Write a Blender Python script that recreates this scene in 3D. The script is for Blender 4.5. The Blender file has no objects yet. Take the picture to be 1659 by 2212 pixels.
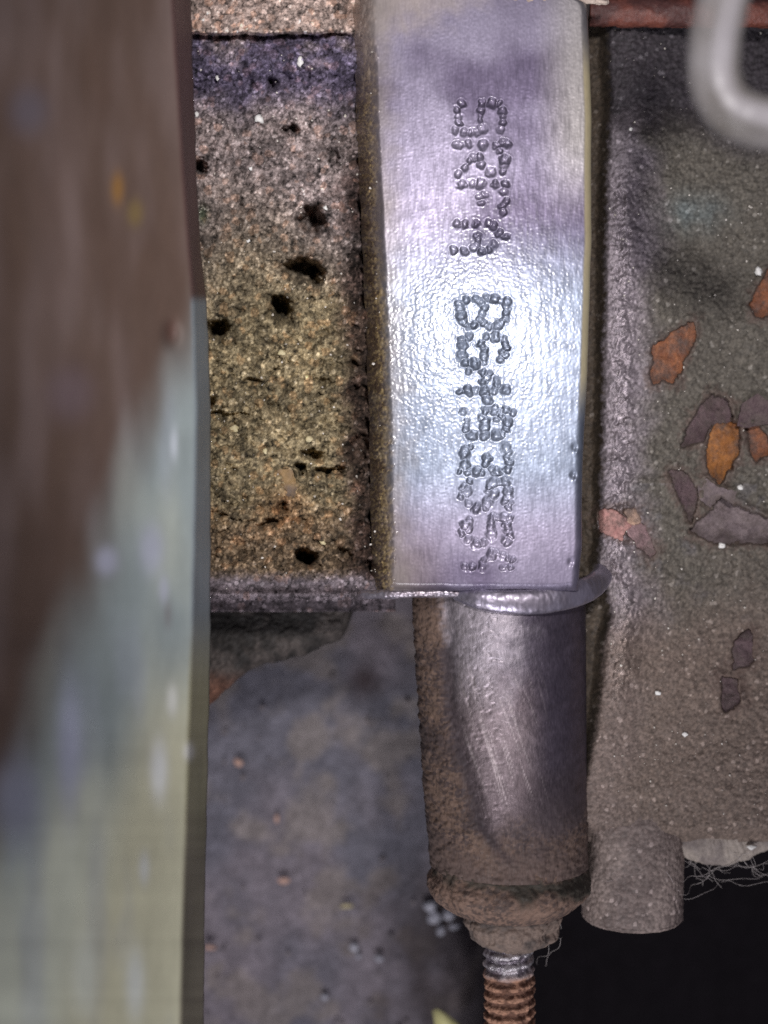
import bpy, bmesh, math, random
import numpy as np
from mathutils import Vector, Matrix, noise as mnoise

random.seed(7)
sc = bpy.context.scene
sc.unit_settings.system = 'METRIC'
sc.unit_settings.scale_length = 0.01          # one unit is one centimetre

# ------------------------------------------------------------------ camera
CX, CY, CD = 4.6875, -6.25, 16.0
cam_d = bpy.data.cameras.new('camera')
cam = bpy.data.objects.new('camera', cam_d)
sc.collection.objects.link(cam)
cam.location = (CX, CY, CD)
cam.rotation_euler = (0, 0, 0)
cam_d.sensor_fit = 'VERTICAL'
cam_d.sensor_height = 36.0
cam_d.lens = 18.0 * CD / 6.25
cam_d.clip_start = 0.1
cam_d.clip_end = 400
cam_d.dof.use_dof = True
cam_d.dof.focus_distance = CD + 0.45
cam_d.dof.aperture_fstop = 0.13
sc.camera = cam
sc.cycles.use_denoising = False
sc.cycles.caustics_reflective = False
sc.cycles.caustics_refractive = False
sc.cycles.sample_clamp_indirect = 2.0

# ------------------------------------------------------------------ light
sc.view_settings.view_transform = 'Standard'
sc.view_settings.look = 'None'
sc.view_settings.exposure = 0.0
sc.view_settings.gamma = 1.0
w = bpy.data.worlds.new('World')
sc.world = w
w.use_nodes = True
bg = w.node_tree.nodes['Background']
bg.inputs[0].default_value = (0.74, 0.70, 0.86, 1)
bg.inputs[1].default_value = 0.17

def lamp(name, kind, loc, target, energy, color, **kw):
    d = bpy.data.lights.new(name, kind)
    d.energy = energy
    d.color = color
    for k, v in kw.items():
        setattr(d, k, v)
    o = bpy.data.objects.new(name, d)
    sc.collection.objects.link(o)
    o.location = loc
    o.rotation_euler = (Vector(target) - Vector(loc)).to_track_quat('-Z', 'Y').to_euler()
    return o

lamp('torch', 'SPOT', (6.95, -1.9, 16.0), (5.0, -3.6, 0), 8800, (1.0, 0.96, 0.97),
     spot_size=math.radians(53), spot_blend=0.9, shadow_soft_size=0.7)
lamp('fill_lamp', 'AREA', (3.0, -22.0, 14.0), (1.0, -11, 2), 2700, (0.97, 0.95, 1.0),  # added fill light, brightens the lower post and the ground
     shape='DISK', size=9.0)

# ------------------------------------------------------------------ numeric helpers
def P(px, py, z):
    """photograph pixel + height -> world point seen at that pixel"""
    k = (CD - np.asarray(z, float)) / CD
    return CX + (np.asarray(px, float) / 200 - CX) * k, CY + (-np.asarray(py, float) / 200 - CY) * k, np.asarray(z, float)

def PV(px, py, z):
    a, b, c = P(px, py, z)
    return Vector((float(a), float(b), float(c)))

_lat = {}
def vn(x, y, s, seed=0):
    """smooth value noise in -1..1, feature size s"""
    if seed not in _lat:
        _lat[seed] = np.random.RandomState(seed + 11).rand(256, 256) * 2 - 1
    L = _lat[seed]
    ca, sa = math.cos(seed * 1.7 + .6), math.sin(seed * 1.7 + .6)
    x, y = (x * ca - y * sa) / s + seed * 7.31, (x * sa + y * ca) / s + seed * 3.77
    xi = np.floor(x).astype(int); yi = np.floor(y).astype(int)
    fx = x - xi; fy = y - yi
    fx = fx ** 3 * (fx * (fx * 6 - 15) + 10); fy = fy ** 3 * (fy * (fy * 6 - 15) + 10)
    a = L[xi & 255, yi & 255]; b = L[(xi + 1) & 255, yi & 255]
    c = L[xi & 255, (yi + 1) & 255]; d = L[(xi + 1) & 255, (yi + 1) & 255]
    return (a * (1 - fx) + b * fx) * (1 - fy) + (c * (1 - fx) + d * fx) * fy

def fbm(x, y, s, o=4, seed=0, g=0.5):
    r = 0; a = 1; t = 0
    for i in range(o):
        r = r + a * vn(x, y, s / 2 ** i, seed + i * 5); t += a; a *= g
    return r / t

def crumbs(x, y, cell, seed=0):
    """rounded crumbs: height 0..1 of the nearest jittered grain, plus its random id"""
    R = np.random.RandomState(seed + 99)
    jx = R.rand(256, 256); jy = R.rand(256, 256); jr = R.rand(256, 256)
    X = x / cell; Y = y / cell
    xi = np.floor(X).astype(int); yi = np.floor(Y).astype(int)
    best = np.zeros(np.shape(X)); idd = np.zeros(np.shape(X))
    for dx in (-1, 0, 1):
        for dy in (-1, 0, 1):
            a = (xi + dx) & 255; b = (yi + dy) & 255
            r = 0.35 + 0.5 * jr[a, b]
            d2 = ((X - xi - dx - jx[a, b]) ** 2 + (Y - yi - dy - jy[a, b]) ** 2) / r ** 2
            h = np.sqrt(np.clip(1 - d2, 0, 1)) * r * 1.2
            m = h > best
            best = np.where(m, h, best); idd = np.where(m, jr[b, a], idd)
    return best, idd

def sm(a, b, x):
    t = np.clip((x - a) / (b - a), 0, 1)
    return t * t * (3 - 2 * t)

def curve(pts):
    xs = [p[0] for p in pts]; ys = [p[1] for p in pts]
    return lambda v: np.interp(v, xs, ys)

def mixc(a, b, t):
    t = np.asarray(t)[..., None]
    return np.asarray(a) * (1 - t) + np.asarray(b) * t

# ------------------------------------------------------------------ object helpers
def link(o, parent=None):
    sc.collection.objects.link(o)
    if parent:
        o.parent = parent
    return o

def empty(name, loc, label, cat, group=None):
    o = bpy.data.objects.new(name, None)
    o.empty_display_size = 0.3
    link(o); o.location = loc
    tag(o, label, cat, group)
    return o

def tag(o, label=None, cat=None, group=None, kind=None):
    if label: o['label'] = label
    if cat: o['category'] = cat
    if group: o['group'] = group
    if kind: o['kind'] = kind
    return o

def gridmesh(name, X, Y, Z, mat, parent=None, col=None, rm=None, loc=(0, 0, 0), wrap=False):
    """grid surface; col (n,m,3) albedo attribute, rm (n,m,2) roughness & metallic attribute"""
    n, m = X.shape
    co = np.stack([X - loc[0], Y - loc[1], Z - loc[2]], -1).reshape(-1, 3).astype(np.float32)
    idx = np.arange(n * m).reshape(n, m)
    if wrap:
        nx = np.roll(idx, -1, axis=1)
        f = np.stack([idx[:-1], nx[:-1], nx[1:], idx[1:]], -1).reshape(-1, 4)
    else:
        f = np.stack([idx[:-1, :-1], idx[:-1, 1:], idx[1:, 1:], idx[1:, :-1]], -1).reshape(-1, 4)
    # face the camera: the caller passes rows going down the picture, columns going right
    f = f[:, ::-1]
    me = bpy.data.meshes.new(name)
    me.vertices.add(len(co)); me.vertices.foreach_set('co', co.ravel())
    me.loops.add(f.size); me.loops.foreach_set('vertex_index', f.ravel().astype(np.int32))
    me.polygons.add(len(f)); me.polygons.foreach_set('loop_start', (np.arange(len(f)) * 4).astype(np.int32))
    me.polygons.foreach_set('use_smooth', np.ones(len(f), bool))
    me.update(calc_edges=True)
    if col is not None:
        a = me.attributes.new('tint', 'FLOAT_COLOR', 'POINT')
        c = np.concatenate([np.clip(col, 0, 1).reshape(-1, 3), np.ones((n * m, 1))], 1).astype(np.float32)
        a.data.foreach_set('color', c.ravel())
    if rm is not None:
        a = me.attributes.new('finish', 'FLOAT_COLOR', 'POINT')
        c = np.concatenate([np.clip(rm, 0, 1).reshape(-1, 2), np.zeros((n * m, 1)), np.ones((n * m, 1))], 1).astype(np.float32)
        a.data.foreach_set('color', c.ravel())
    me.materials.append(mat)
    o = bpy.data.objects.new(name, me)
    link(o, parent)
    if not parent:
        o.location = loc
    return o

def rawmesh(name, verts, faces, mat, parent=None, smooth=True, loc=(0, 0, 0)):
    me = bpy.data.meshes.new(name)
    me.from_pydata([tuple(Vector(v) - Vector(loc)) for v in verts], [], faces)
    me.polygons.foreach_set('use_smooth', [smooth] * len(me.polygons))
    me.update()
    me.materials.append(mat)
    o = bpy.data.objects.new(name, me)
    link(o, parent)
    if not parent:
        o.location = loc
    return o

def boxmesh(name, x0, x1, y0, y1, z0, z1, mat, parent, loc):
    v = [(x, y, z) for x in (x0, x1) for y in (y0, y1) for z in (z0, z1)]
    f = [(0, 1, 3, 2), (4, 6, 7, 5), (0, 4, 5, 1), (2, 3, 7, 6), (0, 2, 6, 4), (1, 5, 7, 3)]
    return rawmesh(name, v, f, mat, parent, False, loc)

# ------------------------------------------------------------------ materials
def nt(name):
    m = bpy.data.materials.new(name); m.use_nodes = True
    t = m.node_tree
    return m, t, t.nodes['Principled BSDF']

def N(t, kind, **kw):
    n = t.nodes.new(kind)
    for k, v in kw.items():
        if k.startswith('_'):
            setattr(n, k[1:], v)
        else:
            n.inputs[k].default_value = v
    return n

def noise_tex(t, scale, detail=6, rough=0.6, stretch=(1, 1, 1), rot=0.0):
    tc = N(t, 'ShaderNodeTexCoord'); mp = N(t, 'ShaderNodeMapping')
    mp.inputs['Scale'].default_value = stretch
    mp.inputs['Rotation'].default_value = (0, 0, rot)
    t.links.new(tc.outputs['Object'], mp.inputs['Vector'])
    n = N(t, 'ShaderNodeTexNoise', Scale=scale, Detail=detail, Roughness=rough)
    t.links.new(mp.outputs[0], n.inputs['Vector'])
    return n.outputs['Fac']

def ramp(t, src, pts):
    r = N(t, 'ShaderNodeValToRGB')
    e = r.color_ramp.elements
    while len(e) < len(pts): e.new(0.5)
    for k, (p, c) in zip(e, pts):
        k.position = p
        k.color = (c, c, c, 1) if isinstance(c, (int, float)) else (*c, 1)
    t.links.new(src, r.inputs[0])
    return r.outputs[0]

def mul(t, a, b, mode='MULTIPLY', fac=1.0):
    m = t.nodes.new('ShaderNodeMix'); m.data_type = 'RGBA'; m.blend_type = mode
    m.inputs[0].default_value = fac
    for s, i in ((a, 6), (b, 7)):
        if isinstance(s, tuple): m.inputs[i].default_value = (*s, 1)
        else: t.links.new(s, m.inputs[i])
    return m.outputs[2]

def bump(t, layers, b):
    prev = None
    for src, strength, dist in layers:
        n = N(t, 'ShaderNodeBump', Strength=strength, Distance=dist)
        t.links.new(src, n.inputs['Height'])
        if prev: t.links.new(prev, n.inputs['Normal'])
        prev = n.outputs[0]
    t.links.new(prev, b.inputs['Normal'])

def attr_material(name, layers, grain=45, grain_lo=0.6, grain_hi=1.35, stretch=(1, 1, 1), rvar=0.25, rot=0.0, spec=0.5):
    """albedo, roughness and metal from the mesh's own attributes, broken up with procedural noise"""
    m, t, b = nt(name)
    a = N(t, 'ShaderNodeAttribute', _attribute_name='tint')
    g = ramp(t, noise_tex(t, grain, 8, 0.7, stretch, rot), [(0.25, grain_lo), (0.75, grain_hi)])
    t.links.new(mul(t, a.outputs['Color'], g), b.inputs['Base Color'])
    f = N(t, 'ShaderNodeAttribute', _attribute_name='finish')
    s = N(t, 'ShaderNodeSeparateColor'); t.links.new(f.outputs['Color'], s.inputs[0])
    mr = N(t, 'ShaderNodeMapRange'); mr.inputs['From Min'].default_value = 0.3; mr.inputs['From Max'].default_value = 0.7
    mr.inputs['To Min'].default_value = 1 - rvar; mr.inputs['To Max'].default_value = 1 + rvar
    t.links.new(noise_tex(t, grain * 0.6, 6, 0.6, stretch, rot), mr.inputs['Value'])
    mm = N(t, 'ShaderNodeMath', _operation='MULTIPLY', _use_clamp=True)
    t.links.new(s.outputs[0], mm.inputs[0]); t.links.new(mr.outputs[0], mm.inputs[1])
    t.links.new(mm.outputs[0], b.inputs['Roughness'])
    t.links.new(s.outputs[1], b.inputs['Metallic'])
    b.inputs['Specular IOR Level'].default_value = spec
    bump(t, [(noise_tex(t, sc_, dt, rg, st, ro), strg, dist) for sc_, dt, rg, st, ro, strg, dist in layers], b)
    return m

M_mud = attr_material('dried_mud', [(38, 8, 0.7, (1, 1, 1), 0, 0.6, 0.03)], 30, 0.6, 1.4, spec=0.35)
M_pad = attr_material('machined_metal', [(14, 5, 0.65, (4.5, 0.5, 1), 0.06, 0.07, 0.006),
                                         (30, 3, 0.6, (1, 1, 1), 0, 0.10, 0.006)], 16, 0.86, 1.12, (3, 0.6, 1), 0.18)
_b = M_pad.node_tree.nodes['Principled BSDF']
_b.inputs["Coat Weight"].default_value = 0.48
_b.inputs['Coat Roughness'].default_value = 0.175
_b.inputs['Coat Tint'].default_value = (0.86, 0.97, 1.0, 1)
M_boss = attr_material('scraped_metal', [(12, 5, 0.6, (5, 0.6, 2), 0.3, 0.2, 0.008),
                                         (28, 4, 0.6, (1, 1, 1), 0, 0.35, 0.012)], 24, 0.7, 1.3, (2.5, 0.7, 1), 0.25, 0.4)
M_wall = attr_material('dirty_casting', [(26, 8, 0.7, (1, 1, 1), 0, 0.4, 0.025)], 22, 0.65, 1.35, spec=0.5)
M_stud = attr_material('rusty_thread', [(30, 8, 0.7, (1, 1, 1), 0, 0.6, 0.03)], 26, 0.5, 1.5, spec=0.4)
M_post = attr_material('post_surface', [(3, 4, 0.5, (1, 0.3, 1), 0, 0.08, 0.02)], 3, 0.88, 1.12, (1.4, 0.5, 1), 0.2)
M_ground = attr_material('ground_soil', [(14, 8, 0.7, (1, 1, 1), 0, 0.8, 0.08)], 9, 0.6, 1.4, spec=0.3)

def simple(name, c1, c2, rough=0.8, scale=12, metal=0.0, bs=0.4, bd=0.02, spec=0.4, stretch=(1, 1, 1)):
    m, t, b = nt(name)
    n = noise_tex(t, scale, 7, 0.65, stretch)
    t.links.new(ramp(t, n, [(0.3, c1), (0.7, c2)]), b.inputs['Base Color'])
    b.inputs['Roughness'].default_value = rough
    b.inputs['Metallic'].default_value = metal
    b.inputs['Specular IOR Level'].default_value = spec
    bump(t, [(noise_tex(t, scale * 2.5, 6, 0.7, stretch), bs, bd)], b)
    return m

M_body = simple('dark_cast_iron', (0.03, 0.025, 0.025), (0.07, 0.055, 0.05), 0.85, 4)

# ================================================================== ENGINE BLOCK
BASE = (6.0, -6.0, -6.6)
eng = empty('engine_block', BASE, 'dirty cast metal engine block with a bare metal pad punched with a dotted serial number', 'engine')

# ---- punched dots of the serial number, x y radius in photograph pixels
def zoomdots(ox, oy, k, s):
    out = []
    for tok in s.split():
        q = tok.split(',')
        out.append((ox + float(q[0]) / k, oy + float(q[1]) / k, {'b': 12.5, 's': 7.5}.get(q[2] if len(q) > 2 else '', 9.6)))
    return out

DOTS = zoomdots(1050, 200, 4.808,
    '375,255 320,330 330,410 335,485 290,570 400,590 470,600 540,590 610,255 590,335 590,400,s 585,455,s 600,550,b 725,250,b 815,255,s 850,335 850,405,s 850,475 820,560 '
    '320,730 372,740,s 450,730 615,740,b 790,745 845,715 905,725 580,880 500,890 450,935,s 405,1010 330,1080 600,965 710,1050,b 875,915,b 830,815,s 870,985 850,1050,s '
    '370,1200,b 490,1190 590,1200,b 765,1200 885,1200 630,1330 580,1350,s 600,1430,s 860,1290 885,1400 845,1450 860,1530 '
    '310,1670 410,1670 540,1660 680,1660 740,1690 550,1800 560,1860,s 540,1930 810,1770 880,1815 750,1910 700,1970 270,1975 400,1985 520,1950 612,1990')
DOTS += zoomdots(1050, 680, 5.98,
    '520,320 430,380 440,450 460,560,b 490,640 550,695 645,680 660,290 740,350 790,430 760,500 740,590 780,655 820,275 950,300,b 1125,360,b 1035,335,s 1120,430 1100,510 1095,590 1050,640,s 990,690,b 870,690 '
    '570,860 470,900 470,985,b 465,1120,b 520,1230 650,1245,b 740,960 820,850 800,1050 790,1120 790,1175 780,1230,s 960,850,b 1080,880 1100,950 1115,1010 1050,1080 1095,1130,s 1020,1190 '
    '560,1350,s 770,1380 830,1450 870,1390,s 770,1510 970,1480 970,1550 450,1650 555,1640,b 660,1640 800,1640,b 940,1640 1090,1630,b 830,1780,b')
DOTS += zoomdots(1050, 950, 4.608,
    '375,255 405,350,s 400,410,s 400,450,s 470,530,b 610,520,b 750,520,b 620,250 575,310,s 610,360,b 610,430,b 730,240,b 845,230 925,270 800,310 740,350,s 870,370,b 860,450 830,495,s '
    '460,650,s 395,680 390,740,b 390,850,b 330,930,s 425,940 520,930,b 590,950,s 640,790,b 620,850 750,930,b 690,890,s 845,660,b 890,720 860,780 880,835 870,910 '
    '445,1040,s 375,1100 420,1160,b 350,1210 430,1290 520,1345,b 710,1050,b 670,1100 650,1165,s 710,1190,b 650,1270,b 610,1330 780,1050,s 850,1050,b 880,1160,b 890,1210 850,1265 900,1290,s 885,1335,s '
    '440,1480 400,1530,b 440,1580 365,1620 430,1690 515,1745,b 610,1730 690,1450 690,1500 690,1550 690,1600 685,1650,b 750,1450 820,1450,b 890,1450 860,1530 870,1580 900,1640 840,1690 870,1725 '
    '385,2000 465,2000 595,1995,b 610,1920,s 685,1860,b 750,1850 810,1870 865,1900,s 920,1920,s 900,2000,s 825,2010,s')

padL = curve([(-80, 905), (300, 918), (700, 935), (1000, 948), (1430, 955)])
padR = curve([(-80, 1428), (60, 1436), (300, 1444), (600, 1444), (900, 1434), (1150, 1422), (1330, 1420), (1430, 1412)])

# ---- number pad: cross profile swept down the picture, denser where the digits are
def pad_mesh():
    ys = np.concatenate([np.arange(-80, 210, 2.6), np.arange(210, 1412, 1.5), np.arange(1412, 1444, 1.6)])
    t_in = np.linspace(0, 1, 290)
    # left slope offsets (px from left edge, z), flat, right rounding
    nl, nr = 42, 26
    Yp = ys[:, None]
    L = padL(Yp) - 4 + 3 * vn(Yp, Yp * 0 + 3, 90, 2) + 1.0 * vn(Yp, Yp * 0, 18, 3)
    R = padR(Yp) + 1.2 * vn(Yp, Yp * 0 + 9, 60, 4)
    # round the upper right corner
    R = R - 16 * (1 - np.sqrt(np.clip(1 - ((24 - Yp) / 24).clip(0, 1) ** 2, 0, 1))) * (Yp > 0) - (Yp <= 0) * 16
    lw = 44
    u = np.linspace(0, 1, nl)[None, :-1]
    xl = L - lw * (1 - u) + 14 * u
    zl = -0.95 * (1 - u) ** 1.9 + 0 * Yp
    xm = L + 14 + (R - 20 - L - 14) * t_in[None, :]
    zm = np.zeros_like(xm)
    a = np.linspace(0, math.pi / 2, nr)[None, 1:]
    xr = R - 20 + 20 * np.sin(a) + 0 * Yp
    zr = -0.10 + 0.10 * np.cos(a) + 0 * Yp
    PX = np.concatenate([xl, xm, xr], 1); Z = np.concatenate([zl, zm, zr], 1)
    PY = np.broadcast_to(Yp, PX.shape)
    # dimples
    face = sm(-0.06, -0.0, Z)
    D = np.zeros_like(PX); rim = np.zeros_like(PX); pit = np.zeros_like(PX)
    rr = random.Random(3)
    WX = PX + 3.0 * vn(PX, PY, 11, 27) + 1.2 * vn(PX, PY, 5, 28); WY = PY + 3.0 * vn(PX, PY, 11, 29) + 1.2 * vn(PX, PY, 5, 30)
    for (dx, dy, r) in DOTS:
        r *= 1.25
        i0, i1 = np.searchsorted(ys, [dy - 2.2 * r, dy + 2.2 * r])
        j = np.where((PX[(i0 + i1) // 2] > dx - 2.2 * r) & (PX[(i0 + i1) // 2] < dx + 2.2 * r))[0]
        if len(j) == 0: continue
        s = (slice(i0, i1), slice(j[0], j[-1] + 1))
        ex = 1 + rr.uniform(-.1, .1)
        d = np.sqrt(((WX[s] - dx) * ex) ** 2 + ((WY[s] - dy) / ex) ** 2) / r
        dep = r / 200 * rr.uniform(0.18, 0.38)
        D[s] = np.minimum(D[s], -dep * np.clip(1 - d * d, 0, 1) ** 1.5)
        rim[s] = np.maximum(rim[s], 0.0015 * np.exp(-((d - 1.15) / 0.22) ** 2))
        pit[s] = np.maximum(pit[s], np.clip(1.1 - d, 0, 1))
    Z = Z + D + rim * (D > -0.004)
    # form: faint waves, hammered grain, vertical drawing lines
    Z = Z + 0.006 * fbm(PX, PY, 300, 2, 20) * face
    spark = np.exp(-(((PX - 1150) / 260) ** 2 + ((PY - 880) / 270) ** 2) ** 1.5)
    Z = Z + (0.0006 + 0.0008 * spark) * vn(PX, PY, 4.6, 21) * face + 0.0003 * spark * vn(PX, PY, 8.5, 23) * face
    Z = Z + 0.0006 * vn(PX * 1.6, PY * 0.16, 11, 22) * face
    halo = 1 - sm(-10, 85, PX - L + 24 * fbm(PX, PY, 40, 3, 26))
    rust_edge = 1 - sm(-22, 16, PX - L + 10 * fbm(PX, PY, 14, 3, 24) + 8 * fbm(PX, PY, 160, 2, 25))
    cr, _ = crumbs(PX, PY, 8, 31)
    cr2, _ = crumbs(PX, PY, 14, 32)
    lowslope = sm(-0.05, -0.5, Z)
    Z = Z + rust_edge * (0.045 * cr + 0.05 * lowslope * cr2 + 0.03 * fbm(PX, PY, 16, 3, 33))
    # nicks on the right edge
    for ny, ns in ((1092, .5), (1160, .6), (1372, .4)):
        Z = Z - 0.035 * ns * np.exp(-((PY - ny) / 9) ** 2 - ((PX - (R - 22)) / 7) ** 2)
        Z = Z + 0.02 * ns * np.exp(-((PY - ny - 12) / 7) ** 2 - ((PX - (R - 16)) / 6) ** 2)
    # lower end rolls over
    e = np.clip((PY - 1420 + 4 * vn(PX, PY * 0, 40, 7)) / 22, 0, 1)
    Z = Z - 0.09 * e ** 2
    # albedo of the metal and its dirt, plus a painted hot spot tint
    n1 = fbm(PX, PY, 240, 3, 40); n2 = fbm(PX, PY, 30, 4, 41)
    metal = mixc((0.275, 0.235, 0.305), (0.14, 0.11, 0.165), sm(-0.25, 0.45, n1))
    metal = mixc(metal, (0.215, 0.25, 0.31), 0.8 * sm(500, 760, PY) * (1 - sm(1120, 1330, PY)))  # cool colour of the highlight painted across the middle of the pad
    brown = sm(1220, 1420, PY + 90 * n1) * (1 - sm(990, 1130, PX)) * 0.65
    metal = mixc(metal, (0.19, 0.14, 0.125), brown)
    topdirt = (1 - sm(0, 150, PY + 40 * n2 + (PX - 950) * 0.45))
    metal = mixc(metal, (0.42, 0.34, 0.31), topdirt * 0.9)
    warm = sm(1290, 1420, PX) * (1 - sm(330, 560, PY))
    metal = mixc(metal, (0.40, 0.36, 0.32), warm * 0.7)
    _, rid = crumbs(PX, PY, 6, 35)
    metal = mixc(metal, (0.23, 0.185, 0.16), 0.7 * halo)
    rcol = mixc((0.46, 0.31, 0.13), (0.11, 0.06, 0.03), sm(0.15, 0.85, rid + 0.3 * n2 + 0.45 * lowslope))
    rcol = mixc(rcol, (0.46, 0.34, 0.28), 1 - sm(60, 300, PY))
    col = mixc(metal, rcol, np.clip(rust_edge * (0.9 + 0.4 * n2), 0, 1))
    edge_r = sm(-20, -13, PX - R) * sm(60, 200, PY) * (1 - sm(900, 1050, PY))
    col = mixc(col, (0.40, 0.32, 0.18), edge_r * 0.9)
    rough = 0.53 + 0.08 * n1 + 0.06 * n2 + 0.35 * rust_edge + 0.12 * topdirt + 0.1 * brown - 0.03 * spark + 0.02 * np.clip(pit, 0, 1)
    met = 0.92 - 0.35 * halo - 0.57 * np.clip(rust_edge * 1.2, 0, 1) - 0.45 * topdirt - 0.2 * brown - 0.75 * edge_r
    # drop the right flank straight down from its last column, same world x
    X, Y, Zw = P(PX, PY, Z)
    dz = np.array([0.12, 0.3, 0.6, 1.0, 1.6])[None, :]
    Xr = np.repeat(X[:, -1:], 5, 1) + 0.01 * dz; Yr = np.repeat(Y[:, -1:], 5, 1); Zr = Zw[:, -1:] - dz
    X = np.concatenate([X, Xr], 1); Y = np.concatenate([Y, Yr], 1); Zw = np.concatenate([Zw, Zr], 1)
    side = np.broadcast_to(np.array((0.20, 0.15, 0.09)), (len(ys), 5, 3))
    col = np.concatenate([col, side], 1)
    rough = np.concatenate([rough, np.full((len(ys), 5), .7)], 1)
    met = np.concatenate([met, np.full((len(ys), 5), .2)], 1)
    # close the lower end
    dz = np.array([0.1, 0.3, 0.8])
    X = np.concatenate([X, np.repeat(X[-1:], 3, 0)], 0)
    Y = np.concatenate([Y, np.repeat(Y[-1:], 3, 0)], 0)
    Zw = np.concatenate([Zw, Zw[-1:] - dz[:, None]], 0)
    col = np.concatenate([col, np.repeat(col[-1:], 3, 0)], 0)
    rough = np.concatenate([rough, np.repeat(rough[-1:], 3, 0)], 0)
    met = np.concatenate([met, np.repeat(met[-1:], 3, 0)], 0)
    o = gridmesh('number_pad', X, Y, Zw, M_pad, eng, col, np.stack([rough, met], -1), BASE)
    tag(o, 'smooth bare metal pad punched with a dotted number running downwards')
    return o
pad_mesh()

# ---- mud covered panel left of the pad
PITS = [(762, 535, 25, 32, 1.3), (738, 652, 40, 26, 1.3), (770, 672, 20, 20, 1.1), (683, 752, 25, 27, 1.4), (533, 805, 22, 20, 1.2), (745, 1364, 21, 20, 1.4),
        (765, 1108, 24, 13, .6), (735, 1140, 14, 14, .6), (805, 1146, 34, 8, .45), (706, 316, 16, 12, .5), (664, 208, 12, 16, .4),
        (490, 408, 14, 20, .8), (815, 380, 10, 26, .3), (613, 932, 22, 11, .3), (878, 962, 20, 36, .5), (872, 1090, 24, 40, .6), (540, 1011, 70, 5, .2),
        (690, 1235, 12, 16, .35), (655, 1278, 26, 7, .3), (840, 1352, 22, 12, .3), (505, 975, 12, 22, .5), (870, 640, 8, 60, .3), (790, 925, 22, 14, .25)]

def mudZ(PX, PY):
    wob = 13 * fbm(PX, PY, 22, 3, 50, .6); wob2 = 13 * fbm(PX, PY, 22, 3, 52, .6)
    z = -0.78 + 0.05 * fbm(PX, PY, 220, 3, 53) + 0.05 * fbm(PX, PY, 60, 3, 54)
    # ledge at the top
    le = 80 + 10 * fbm(PX, PY * 0, 90, 3, 55)
    z = z + 0.42 * (1 - sm(-4, 5, PY - le)) * (1 - 0.7 * sm(800, 860, PX)) - 0.10 * np.exp(-((PY - le - 7) / 6) ** 2) * (1 - sm(820, 870, PX))
    # shallow rolled groove below the ledge
    g = 208 - (PX - 460) * 0.04 + 1.6 * wob
    z = z + 0.10 * np.exp(-((PY - g + 55) / 38) ** 2) - 0.16 * np.exp(-((PY - g) / 17) ** 2)
    # lump low on the left
    z = z + 0.20 * np.exp(-(((PX - 560) / 110) ** 2 + ((PY - 1110) / 85) ** 2) ** 1.5)
    z = z - 0.10 * np.exp(-((PY - 1265 - 0.12 * (PX - 560) + wob) / 20) ** 2) * (1 - sm(700, 800, PX))
    # bare channel beside the pad
    cx = 890 + (PY - 600) * 0.03
    z = z - (0.2 + 0.28 * sm(250, 520, PY)) * np.exp(-(np.clip(PX - cx + 1.6 * wob, -200, 0) / 26) ** 2) * (0.9 + 0.9 * fbm(PX, PY, 40, 3, 56))
    for (x, y, rx, ry, d) in PITS:
        q = ((PX - x + wob) / rx) ** 2 + ((PY - y + wob2) / ry) ** 2
        z = z - d * np.exp(-q ** 1.6)
    return z

def crustZ(PX, PY):
    z = mudZ(PX, PY)
    c1, i1 = crumbs(PX, PY, 8.5, 60); c2, i2 = crumbs(PX, PY, 15, 61); c3, i3 = crumbs(PX, PY, 34, 62)
    low = sm(500, 900, PY)
    smooth = 1 - 0.6 * (1 - sm(60, 90, PY))
    c4, i4 = crumbs(PX + 9 * fbm(PX, PY, 20, 2, 67), PY, 58, 68)
    c5, _ = crumbs(PX + 7 * fbm(PX, PY, 14, 2, 167), PY, 27, 168)
    rgh = sm(-.25, .25, fbm(PX, PY, 200, 2, 69))
    z = z + (0.21 * c4 + 0.15 * c5) * (0.35 + 0.65 * rgh) * smooth * (0.35 + 0.65 * low)
    z = z + smooth * (0.055 * c1 + (0.045 + 0.04 * low) * c2 + 0.06 * low * c3 * sm(0.1, .4, fbm(PX, PY, 120, 2, 63) + .25)) + 0.03 * fbm(PX, PY, 9, 2, 64) + 0.045 * fbm(PX, PY, 24, 2, 66)
    bot = sm(1390, 1425, PY + 6 * vn(PX, PY * 0, 60, 65))
    z = z * (1 - bot) + bot * (-0.60 + 0.014 * c1 * (1 - sm(1425, 1450, PY)))
    # lip: rounded roll and turn under
    z = z + 0.10 * np.exp(-((PY - 1452) / 14) ** 2)
    z = z - 1.5 * sm(1462, 1492, PY) ** 2
    return z, c1, c2, i1, i2

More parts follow.
